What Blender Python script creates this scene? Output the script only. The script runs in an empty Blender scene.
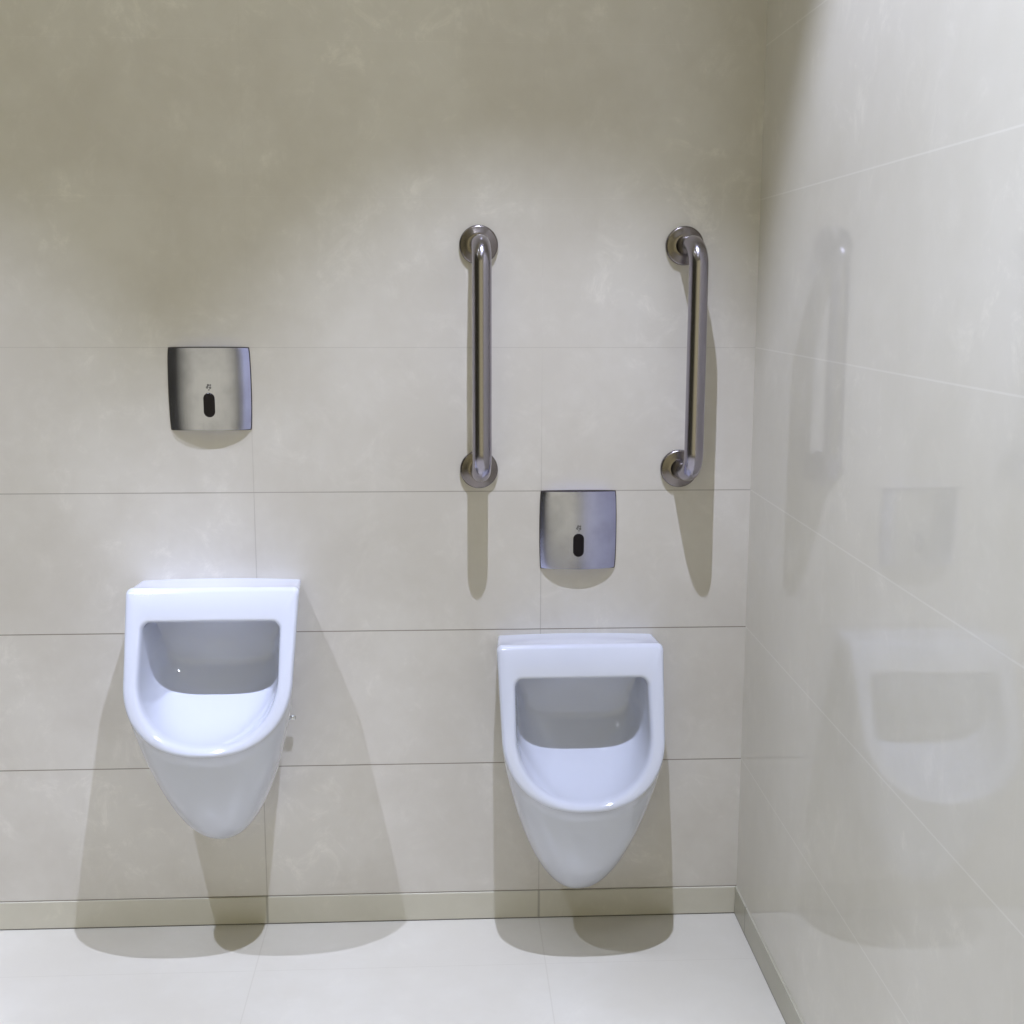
import bpy, bmesh, math
from mathutils import Vector, Matrix
S=bpy.context.scene
C=S.collection
S.view_settings.view_transform='Standard'
S.view_settings.look='None'

# ---------------- materials ----------------
def newmat(name):
    m=bpy.data.materials.new(name); m.use_nodes=True
    nt=m.node_tree; b=nt.nodes['Principled BSDF']
    return m,nt,b
def N(nt,t,**k):
    n=nt.nodes.new(t)
    for a,v in k.items(): setattr(n,a,v)
    return n
def M(nt,op,a,b=None,c=None):
    n=nt.nodes.new('ShaderNodeMath'); n.operation=op
    for i,v in enumerate((a,b,c)):
        if v is None: continue
        if isinstance(v,(int,float)): n.inputs[i].default_value=v
        else: nt.links.new(v,n.inputs[i])
    return n.outputs[0]
def mixc(nt,f,a,b):
    n=nt.nodes.new('ShaderNodeMix'); n.data_type='RGBA'
    for s,v in ((0,f),(6,a),(7,b)):
        if hasattr(v,'links'): nt.links.new(v,n.inputs[s])
        elif s==0: n.inputs[s].default_value=v
        else: n.inputs[s].default_value=(*v,1)
    return n.outputs[2]
def MR(nt,v,a,b,c,d,smooth=False):
    n=N(nt,'ShaderNodeMapRange'); nt.links.new(v,n.inputs[0])
    if smooth: n.interpolation_type='SMOOTHSTEP'
    for i,x in enumerate((a,b,c,d)): n.inputs[i+1].default_value=x
    return n.outputs[0]
def tile(name,ax,off_u,off_v,tu,tv,c1,c2,grout,rough,gw=.0022,spec=.5,seed=0.,su=1.0,sv=1.0,fade=False,vein=.5):
    m,nt,b=newmat(name)
    g=N(nt,'ShaderNodeNewGeometry')
    sep=N(nt,'ShaderNodeSeparateXYZ'); nt.links.new(g.outputs['Position'],sep.inputs[0])
    u=sep.outputs[ax[0]]; v=sep.outputs[ax[1]]
    def line(c,o,t):
        s=M(nt,'ADD',c,-o); s=M(nt,'DIVIDE',s,t)
        r=M(nt,'ROUND',s); d=M(nt,'ABSOLUTE',M(nt,'SUBTRACT',s,r))
        d=M(nt,'MULTIPLY',d,t)
        return MR(nt,d,gw*.3,gw*.75,1,0)
    du=M(nt,'MULTIPLY',line(u,off_u,tu),su); dv=M(nt,'MULTIPLY',line(v,off_v,tv),sv)
    gr=M(nt,'MAXIMUM',du,dv)
    if fade: gr=M(nt,'MULTIPLY',gr,MR(nt,sep.outputs[2],.7,1.45,1.0,.05))
    n1=N(nt,'ShaderNodeTexNoise'); n1.inputs['Scale'].default_value=2.8; n1.inputs['Detail'].default_value=7; n1.inputs['Roughness'].default_value=.62
    sh=N(nt,'ShaderNodeVectorMath',operation='ADD'); nt.links.new(g.outputs['Position'],sh.inputs[0]); sh.inputs[1].default_value=(seed*3.7,seed*1.3,seed*2.1)
    nt.links.new(sh.outputs[0],n1.inputs['Vector'])
    col=mixc(nt,MR(nt,n1.outputs[0],.32,.70,0,1,True),c1,c2)
    n2=N(nt,'ShaderNodeTexNoise'); nt.links.new(sh.outputs[0],n2.inputs['Vector']); n2.inputs['Scale'].default_value=12; n2.inputs['Detail'].default_value=10; n2.inputs['Roughness'].default_value=.75; n2.inputs['Distortion'].default_value=.6
    mask=M(nt,'MULTIPLY',MR(nt,n2.outputs[0],.50,.76,0,1,True),MR(nt,n1.outputs[0],.45,.65,.25,1,True))
    col=mixc(nt,M(nt,'MULTIPLY',mask,vein),col,tuple(min(1,x*1.3) for x in c2))
    col=mixc(nt,gr,col,grout)
    nt.links.new(col,b.inputs['Base Color'])
    rr=M(nt,'MULTIPLY_ADD',gr,.4,rough); rr=M(nt,'MULTIPLY_ADD',n1.outputs[0],.02,rr)
    nt.links.new(rr,b.inputs['Roughness'])
    b.inputs['Specular IOR Level'].default_value=spec
    bp=N(nt,'ShaderNodeBump'); bp.inputs['Distance'].default_value=.001; bp.inputs['Strength'].default_value=.12
    nt.links.new(M(nt,'SUBTRACT',1.0,gr),bp.inputs['Height']); nt.links.new(bp.outputs[0],b.inputs['Normal'])
    return m
c1=(.62,.585,.525); c2=(.705,.675,.62)
m_back=tile('cream_wall_tile',(0,2),-.4457,.065,.6,.3,c1,c2,(.15,.12,.08),.25,seed=1,gw=.0020,su=.38,sv=.8,fade=True,vein=.65)
m_right=tile('polished_wall_tile',(1,2),-.70,.065,.6,.3,(.68,.65,.565),(.73,.70,.62),(.98,.96,.90),.04,gw=.0026,seed=2,spec=.42,su=.03,sv=.25)
m_bb=tile('skirting_tile',(0,2),-.4457,.0,.6,30,(.58,.555,.455),(.64,.61,.515),(.08,.07,.045),.3,gw=.0045,seed=3,su=.4)
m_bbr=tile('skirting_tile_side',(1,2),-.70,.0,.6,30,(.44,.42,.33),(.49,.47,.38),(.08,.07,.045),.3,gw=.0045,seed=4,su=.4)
m_floor=tile('pale_floor_tile',(0,1),-.4457,-.20,.6,.6,(.61,.58,.50),(.66,.635,.56),(.36,.32,.24),.28,seed=5,su=.2,sv=.15,vein=.25)
m,nt,b=newmat('ceiling_paint'); b.inputs['Base Color'].default_value=(.66,.62,.35,1); b.inputs['Roughness'].default_value=.9; m_ceil=m
m,nt,b=newmat('white_ceramic'); b.inputs['Base Color'].default_value=(.64,.665,.745,1); b.inputs['Roughness'].default_value=.08
b.inputs['Coat Weight'].default_value=.6; b.inputs['Coat Roughness'].default_value=.03; m_cer=m
def steel(name,col,rough,axis,sc=900,var=.06,cv=.06,smudge=0.):
    m,nt,b=newmat(name); b.inputs['Metallic'].default_value=1
    tc=N(nt,'ShaderNodeTexCoord'); mp=N(nt,'ShaderNodeMapping'); nt.links.new(tc.outputs['Object'],mp.inputs[0])
    s=[sc,sc,sc]; s[axis]=6; mp.inputs['Scale'].default_value=s
    n=N(nt,'ShaderNodeTexNoise'); nt.links.new(mp.outputs[0],n.inputs['Vector']); n.inputs['Scale'].default_value=1; n.inputs['Detail'].default_value=2
    c=mixc(nt,n.outputs[0],tuple(x*(1-cv) for x in col),tuple(min(1,x*(1+cv)) for x in col))
    if smudge:
        n2=N(nt,'ShaderNodeTexNoise'); nt.links.new(tc.outputs['Object'],n2.inputs['Vector']); n2.inputs['Scale'].default_value=14; n2.inputs['Detail'].default_value=3
        c=mixc(nt,MR(nt,n2.outputs[0],.4,.7,0,smudge,True),c,tuple(x*.6 for x in col))
        bp=N(nt,'ShaderNodeBump'); bp.inputs['Distance'].default_value=.003; bp.inputs['Strength'].default_value=.12
        nt.links.new(n2.outputs[0],bp.inputs['Height']); nt.links.new(bp.outputs[0],b.inputs['Normal'])
    nt.links.new(c,b.inputs['Base Color'])
    nt.links.new(M(nt,'MULTIPLY_ADD',n.outputs[0],var,rough-var/2),b.inputs['Roughness'])
    return m
m_bar=steel('brushed_steel_tube',(.38,.36,.41),.19,2)
m_flange=steel('brushed_steel_flange',(.25,.225,.22),.25,1)
m_plate=steel('brushed_steel_plate',(.60,.63,.97),.17,2,smudge=.45)
m,nt,b=newmat('black_sensor_glass'); b.inputs['Base Color'].default_value=(.008,.006,.01,1); b.inputs['Roughness'].default_value=.2; b.inputs['Specular IOR Level'].default_value=.25; m_blk=m
m,nt,b=newmat('grey_print'); b.inputs['Base Color'].default_value=(.05,.05,.06,1); b.inputs['Roughness'].default_value=.5; m_ico=m
m,nt,b=newmat('dark_edging'); b.inputs['Base Color'].default_value=(.045,.035,.03,1); b.inputs['Roughness'].default_value=.6; m_edging=m  # dark colour for the outline round the flush plates
m,nt,b=newmat('chrome'); b.inputs['Base Color'].default_value=(.7,.7,.7,1); b.inputs['Metallic'].default_value=1; b.inputs['Roughness'].default_value=.15; m_chr=m
m,nt,b=newmat('lamp_lens'); b.inputs['Base Color'].default_value=(.9,.9,.9,1); b.inputs['Emission Color'].default_value=(.85,.9,1,1); b.inputs['Emission Strength'].default_value=120; m_lens=m
m,nt,b=newmat('white_metal_trim'); b.inputs['Base Color'].default_value=(.8,.8,.78,1); b.inputs['Roughness'].default_value=.4; m_trim=m

# ---------------- helpers ----------------
def mesh(name,verts,faces,mat,parent=None,smooth=True,loc=None):
    me=bpy.data.meshes.new(name); me.from_pydata([tuple(v) for v in verts],[],faces); me.update()
    bm=bmesh.new(); bm.from_mesh(me); bmesh.ops.remove_doubles(bm,verts=bm.verts,dist=1e-6); bmesh.ops.recalc_face_normals(bm,faces=bm.faces); bm.to_mesh(me); bm.free()
    me.materials.append(mat)
    for p in me.polygons: p.use_smooth=smooth
    o=bpy.data.objects.new(name,me); C.objects.link(o)
    if parent: o.parent=parent
    if loc: o.location=loc
    return o
def box(name,a,b,mat,kind='structure',bev=0):
    x0,y0,z0=a;x1,y1,z1=b
    v=[(x0,y0,z0),(x1,y0,z0),(x1,y1,z0),(x0,y1,z0),(x0,y0,z1),(x1,y0,z1),(x1,y1,z1),(x0,y1,z1)]
    f=[(0,1,2,3),(4,5,6,7),(0,1,5,4),(1,2,6,5),(2,3,7,6),(3,0,4,7)]
    o=mesh(name,v,f,mat,smooth=False); o['kind']=kind
    if bev:
        md=o.modifiers.new('b','BEVEL'); md.width=bev; md.segments=2
    return o
def empty(name,loc,label,cat,group=None):
    e=bpy.data.objects.new(name,None); e.location=loc; e.empty_display_size=.1; C.objects.link(e)
    e['label']=label; e['category']=cat
    if group: e['group']=group
    return e
def loft(rings,closed=True,cap0=False,cap1=False):
    n=len(rings[0]); V=[p for r in rings for p in r]; F=[]
    for k in range(len(rings)-1):
        for i in range(n if closed else n-1):
            j=(i+1)%n; F.append((k*n+i,k*n+j,(k+1)*n+j,(k+1)*n+i))
    if cap0: F.append(tuple(range(n)))
    if cap1: F.append(tuple((len(rings)-1)*n+i for i in range(n)))
    return V,F

# ---------------- room ----------------
XL=-3.6; YF=-4.2; H=3.34
box('wall_back',(XL,0,-.1),(0.1,.1,H),m_back)
box('wall_right',(0,YF,-.1),(.1,0,H),m_right)
box('floor',(XL,YF,-.1),(0,0,0),m_floor)
box('ceiling',(XL,YF,H),(.1,.1,H+.1),m_ceil)
box('baseboard_back',(XL,-.004,0),(-.004,0,.064),m_bb,bev=.001)
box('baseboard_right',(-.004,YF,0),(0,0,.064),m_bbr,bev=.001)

# ---------------- urinal ----------------
def outline(hw_t,hw_b,zt,zs,zb,ex,rc,n_top=24,n_side=20,n_bot=64):
    half=[]
    for i in range(n_top): half.append(((hw_t-rc)*i/n_top,zt))
    for i in range(9):
        a=math.pi/2*i/8; half.append((hw_t-rc+rc*math.sin(a),zt-rc+rc*math.cos(a)))
    for i in range(1,n_side):
        f=i/n_side; z=zt-rc+(zs-zt+rc)*f; half.append((hw_t+(hw_b-hw_t)*f,z))
    for i in range(n_bot//2+1):
        a=math.pi/2*i/(n_bot//2); c=math.cos(a)**(2/ex); s=math.sin(a)**(2/ex)
        if i==n_bot//2: c=0
        half.append((hw_b*c,zs+(zb-zs)*s))
    left=[(-x,z) for x,z in half[1:-1]][::-1]
    return half+left
def urinal_mesh():
    T=.565; RB=.262
    def P(z):
        f=(T-z)/(T-RB); return .105+.16*f
    Fo=outline(.174,.167,T,.405,RB,2.3,.012)
    Wo=outline(.167,.130,T-.006,.34,.05,1.9,.006)
    Wo=[(x,z+(.004*(1-(x/.167)**2) if z>T-.01 else 0)) for x,z in Wo]
    rings=[]
    n=len(Fo)
    def fp(pt,back=0.): return Vector((pt[0],-(P(pt[1])-back),pt[1]))
    K=22
    for k in range(K+1):
        s=1-k/K
        r=[]
        for (fx,fz),(wx,wz) in zip(Fo,Wo):
            f=fp((fx,fz),.012); w=Vector((wx,0,wz))
            low=max(0,min(1,(.42-fz)/.158))
            c=Vector((fx*(.95-.17*low)+wx*(.05+.15*low), f.y*(.8-.15*low), fz+(wz-fz)*(.5+1.0*low)))
            r.append(f*(1-s)**2+c*2*s*(1-s)+w*s*s)
        rings.append(r)
    def scaled(ins,back):
        r=[]
        for i,(x,z) in enumerate(Fo):
            a=Vector(Fo[(i-1)%n]); b=Vector(Fo[(i+1)%n]); t=(b-a).normalized(); nr=Vector((-t.y,t.x))
            c=Vector((0,.43))-Vector((x,z))
            if nr.dot(c)<0: nr=-nr
            q=Vector((x,z))+nr*ins; r.append(fp((q.x,q.y),back))
        return r
    rings.append(scaled(.001,.007)); rings.append(scaled(.003,.003)); rings.append(scaled(.007,0))
    def opening(d,back,zt=.505):
        o=outline(.140-d,.140-d,zt-d,.405,RB+.014+d,2.2,.018)
        return [fp(p,back) for p in o]
    rings.append(opening(-.005,0)); rings.append(opening(-.002,.001)); rings.append(opening(.001,.004)); rings.append(opening(.003,.012))
    o1=outline(.137,.137,.502,.405,RB+.017,2.2,.018)
    o2=outline(.130,.112,.506,.44,.395,4.5,.03)
    def bk(f):
        r=[]
        for p,q in zip(o1,o2):
            a=fp(p,.012); b_=Vector((q[0],-.035,q[1]))
            low=max(0,min(1,(.43-p[1])/.14))
            c=Vector((p[0]*.85+q[0]*.15,-.042-.055*low,(p[1]*.55+q[1]*.45)-.055*low))
            r.append(a*(1-f)**2+c*2*f*(1-f)+b_*f*f)
        return r
    for k in range(1,17): rings.append(bk(k/16))
    e2=rings[-1]; cen=Vector((0,-.031,.457))
    for f in (.92,.6,.3): rings.append([cen+(p-cen)*f for p in e2])
    V,F=loft(rings)
    V.append(cen); ci=len(V)-1; b0=(len(rings)-1)*n
    for i in range(n): F.append((b0+i,b0+(i+1)%n,ci))
    return V,F
UV,UF=urinal_mesh()
def make_urinal(x,zt,label):
    e=empty('urinal',(x,0,zt-.565),label,'urinal','wall-hung urinals')
    mesh('basin',UV,UF,m_cer,e)
    for s in (1,-1):
        rr=[]
        for d,r in ((-.02,.005),(.001,.005),(.0025,.0035),(.003,.001)):
            rr.append([Vector((s*(.148+d),-.022+r*math.cos(a*math.pi/8),.262+r*math.sin(a*math.pi/8))) for a in range(16)])
        V,F=loft(rr,cap0=True,cap1=True); mesh('fixing_screw',V,F,m_chr,e)['label']='small chrome fixing screw'
    return e
make_urinal(-1.120,.785,'white glazed ceramic wall urinal, mounted higher on the tiles')
make_urinal(-.370,.657,'white glazed ceramic wall urinal, mounted lower beneath the grab bars')

# ---------------- flush plate ----------------
def plate(x0,zt,label,w=.163,h=.168):
    e=empty('flush_sensor_plate',(x0+w/2,0,zt-h),label,'flush plate','urinal flush sensor plates')
    nx,nz=60,30; prof=lambda u,v:.003+.0115*(1-abs(u)**2.2)+.0030*(1-abs(u)**9)
    V=[];F=[]
    def XZ(u,v,g=0.):
        bow=1-.024*v*v-.012*abs(v)**14; bz=1-.008*u*u-.008*abs(u)**14
        return u*(w/2+g)*bow, h/2+v*(h/2+g)*bz
    for j in range(nz+1):
        for i in range(nx+1):
            u=-1+2*i/nx; v=-1+2*j/nz
            u=math.copysign(abs(u)**.7,u); v=math.copysign(abs(v)**.7,v)
            x,z=XZ(u,v); V.append((x,-prof(u,v),z))
    g=lambda i,j:j*(nx+1)+i
    for j in range(nz):
        for i in range(nx): F.append((g(i,j),g(i+1,j),g(i+1,j+1),g(i,j+1)))
    per=[g(i,0) for i in range(nx+1)]+[g(nx,j) for j in range(1,nz+1)]+[g(i,nz) for i in range(nx-1,-1,-1)]+[g(0,j) for j in range(nz-1,0,-1)]
    b=len(V)
    for k in per: V.append((V[k][0]*.985,-.0018,h/2+(V[k][2]-h/2)*.985))
    for a in range(len(per)):
        c=(a+1)%len(per); F.append((per[a],per[c],b+c,b+a))
    o=mesh('cover_plate',V,F,m_plate,e)
    md=o.modifiers.new('w','EDGE_SPLIT'); md.split_angle=math.radians(50)
    R1=[]
    for t in range(40): R1.append((-1+2*t/40,-1))
    for t in range(40): R1.append((1,-1+2*t/40))
    for t in range(40): R1.append((1-2*t/40,1))
    for t in range(40): R1.append((-1,1-2*t/40))
    rr=[]
    for y,gg in ((0,.0016),(-.0018,.0016),(-.0022,-.002)):
        ring=[]
        for u,v in R1:
            x,z=XZ(u,v,gg); ring.append(Vector((x,y,z)))
        rr.append(ring)
    GV,GF=loft(rr,cap0=True,cap1=False)
    mesh('edging',GV,GF,m_edging,e,smooth=False)['label']='thin dark gasket'  # thin dark outline added behind the plate edge
    def stadium(hw,hh,y,cx=0,cz=0,n=12):
        r=[]
        for i in range(n+1):
            a=math.pi*i/n; r.append(Vector((cx+hw*math.cos(a),y,cz+hh-hw+hw*math.sin(a))))
        for i in range(n+1):
            a=math.pi+math.pi*i/n; r.append(Vector((cx+hw*math.cos(a),y,cz-hh+hw+hw*math.sin(a))))
        return r
    cz=.052; y0=-.0170
    V,F=loft([stadium(.0115,.025,y0+.004,0,cz),stadium(.0115,.025,y0-.001,0,cz),stadium(.010,.0235,y0-.002,0,cz)],cap0=True,cap1=True)
    mesh('sensor_window',V,F,m_blk,e,smooth=False)['label']='black oval infrared window'
    V=[];F=[]
    for k,(cx,cz2,rad) in enumerate(((-.003,.088,.0024),(.003,.0875,.0024),(-.001,.0925,.0024),(.0035,.0925,.0018),(.0005,.083,.0015))):
        b0=len(V)
        for i in range(10):
            a=2*math.pi*i/10
            for r in (rad*.35,rad): V.append((cx+r*math.cos(a),-.0179,cz2+r*math.sin(a)))
        for i in range(10):
            j=(i+1)%10; F.append((b0+2*i,b0+2*i+1,b0+2*j+1,b0+2*j))
    mesh('printed_icon',V,F,m_ico,e,smooth=False)['label']='tiny dark sensor symbol'
plate(-1.2105,1.265,'brushed steel square flush plate with black sensor, above higher urinal',w=.166,h=.168)
plate(-.4480,.965,'brushed steel square flush plate with black sensor, above lower urinal',w=.161,h=.166)

# ---------------- grab bars ----------------
def bar(x,zb,zt,label,dx):
    e=empty('grab_bar',(x,0,zb),label,'grab bar','vertical grab bars')
    L=zt-zb; P=.097; R=.045; tr=.0193
    path=[Vector((0,-.004,0)),Vector((0,-(P-R),0))]
    for i in range(1,17):
        a=math.pi/2*i/16; path.append(Vector((0,-(P-R)-R*math.sin(a),R-R*math.cos(a))))
    for i in range(1,8): path.append(Vector((0,-P,R+(L-2*R)*i/8)))
    for i in range(0,17):
        a=math.pi/2*i/16; path.append(Vector((0,-(P-R)-R*math.cos(a),L-R+R*math.sin(a))))
    path.append(Vector((0,-.004,L)))
    for p in path: p.x=dx*max(0,(-p.y-.004)/(P-.004))
    rings=[]
    for k,p in enumerate(path):
        t=(path[min(k+1,len(path)-1)]-path[max(k-1,0)]).normalized()
        nx=(Vector((1,0,0))-t*t.x).normalized(); ny=t.cross(nx)
        rings.append([p+nx*tr*math.cos(a*math.pi/20)+ny*tr*math.sin(a*math.pi/20) for a in range(40)])
    V,F=loft(rings,cap0=True,cap1=True)
    mesh('tube',V,F,m_bar,e)
    for z in (0,L):
        rr=[]
        for y,r in ((0,.0395),(-.006,.0395),(-.0085,.0385),(-.0098,.0360),(-.0110,.027),(-.0135,.0235),(-.0135,.019)):
            rr.append([Vector((r*math.cos(a*math.pi/24),y,z+r*math.sin(a*math.pi/24))) for a in range(48)])
        V,F=loft(rr,cap0=True)
        mesh('flange',V,F,m_flange,e)['label']='round steel wall flange'
bar(-.577,1.012,1.472,'brushed stainless steel vertical grab bar with round wall flanges',.004)
bar(-.155,1.012,1.472,'brushed stainless steel vertical grab bar nearer the wall corner',.012)

# ---------------- lights ----------------
def circ(r,z,n=40): return [Vector((r*math.cos(2*math.pi*i/n),r*math.sin(2*math.pi*i/n),z)) for i in range(n)]
def spot(x,y,z,e,size,blend,col,rad=.018,aim=None):
    l=bpy.data.lights.new('downlight_beam','SPOT'); l.energy=e; l.spot_size=math.radians(size); l.spot_blend=blend; l.color=col; l.shadow_soft_size=rad
    o=bpy.data.objects.new('downlight_beam',l); o.location=(x,y,z); C.objects.link(o)
    if aim: o.rotation_euler=(Vector(aim)-Vector((x,y,z))).to_track_quat('-Z','Y').to_euler()
    f=empty('downlight',(x,y,H),'round white recessed ceiling downlight, switched on','ceiling light','ceiling downlights')
    V,F=loft([circ(.062,0),circ(.062,-.004),circ(.058,-.007),circ(.046,-.007),circ(.044,-.002)]); mesh('trim_ring',V,F,m_trim,f)
    V,F=loft([circ(.045,-.001),circ(.045,-.003)],cap0=True,cap1=True); mesh('lens',V,F,m_lens,f,smooth=False)
    return o
cool=(.69,.75,1.0)
Y=-.95; Z=3.30
for x,en in ((-.51,280),(-1.88,225),(-3.2,225)): spot(x,Y,Z,en,63,.42,cool,.012)
spot(-.95,-2.0,Z,185,70,.9,(.74,.82,1),.08,aim=(0.25,-1.85,1.35))
w=bpy.data.worlds.new('room_glow'); S.world=w; w.use_nodes=True
nt=w.node_tree; bg=nt.nodes['Background']
tc=N(nt,'ShaderNodeTexCoord'); sp=N(nt,'ShaderNodeSeparateXYZ'); nt.links.new(tc.outputs['Generated'],sp.inputs[0])
az=M(nt,'ARCTAN2',sp.outputs[0],M(nt,'MULTIPLY',sp.outputs[1],-1))
az=M(nt,'ABSOLUTE',M(nt,'ADD',az,.15))
st=MR(nt,az,.22,.60,.68,.05)
bg.inputs[0].default_value=(1.0,.92,.54,1); nt.links.new(st,bg.inputs[1])

# ---------------- camera ----------------
cam=bpy.data.cameras.new('camera'); cam.sensor_width=36; cam.lens=1270.41*36/1024; cam.clip_start=.05
o=bpy.data.objects.new('camera',cam); C.objects.link(o); S.camera=o
yaw,pitch,roll=.0534,.1729,.0025
cy,sy,cp,sp=math.cos(yaw),math.sin(yaw),math.cos(pitch),math.sin(pitch)
f=Vector((sy*cp,cy*cp,-sp)); r=Vector((cy,-sy,0)); u=r.cross(f)
r2=math.cos(roll)*r+math.sin(roll)*u; u2=-math.sin(roll)*r+math.cos(roll)*u
o.matrix_world=Matrix((( r2.x,u2.x,-f.x,-.6484),(r2.y,u2.y,-f.y,-2.6375),(r2.z,u2.z,-f.z,1.3816),(0,0,0,1)))
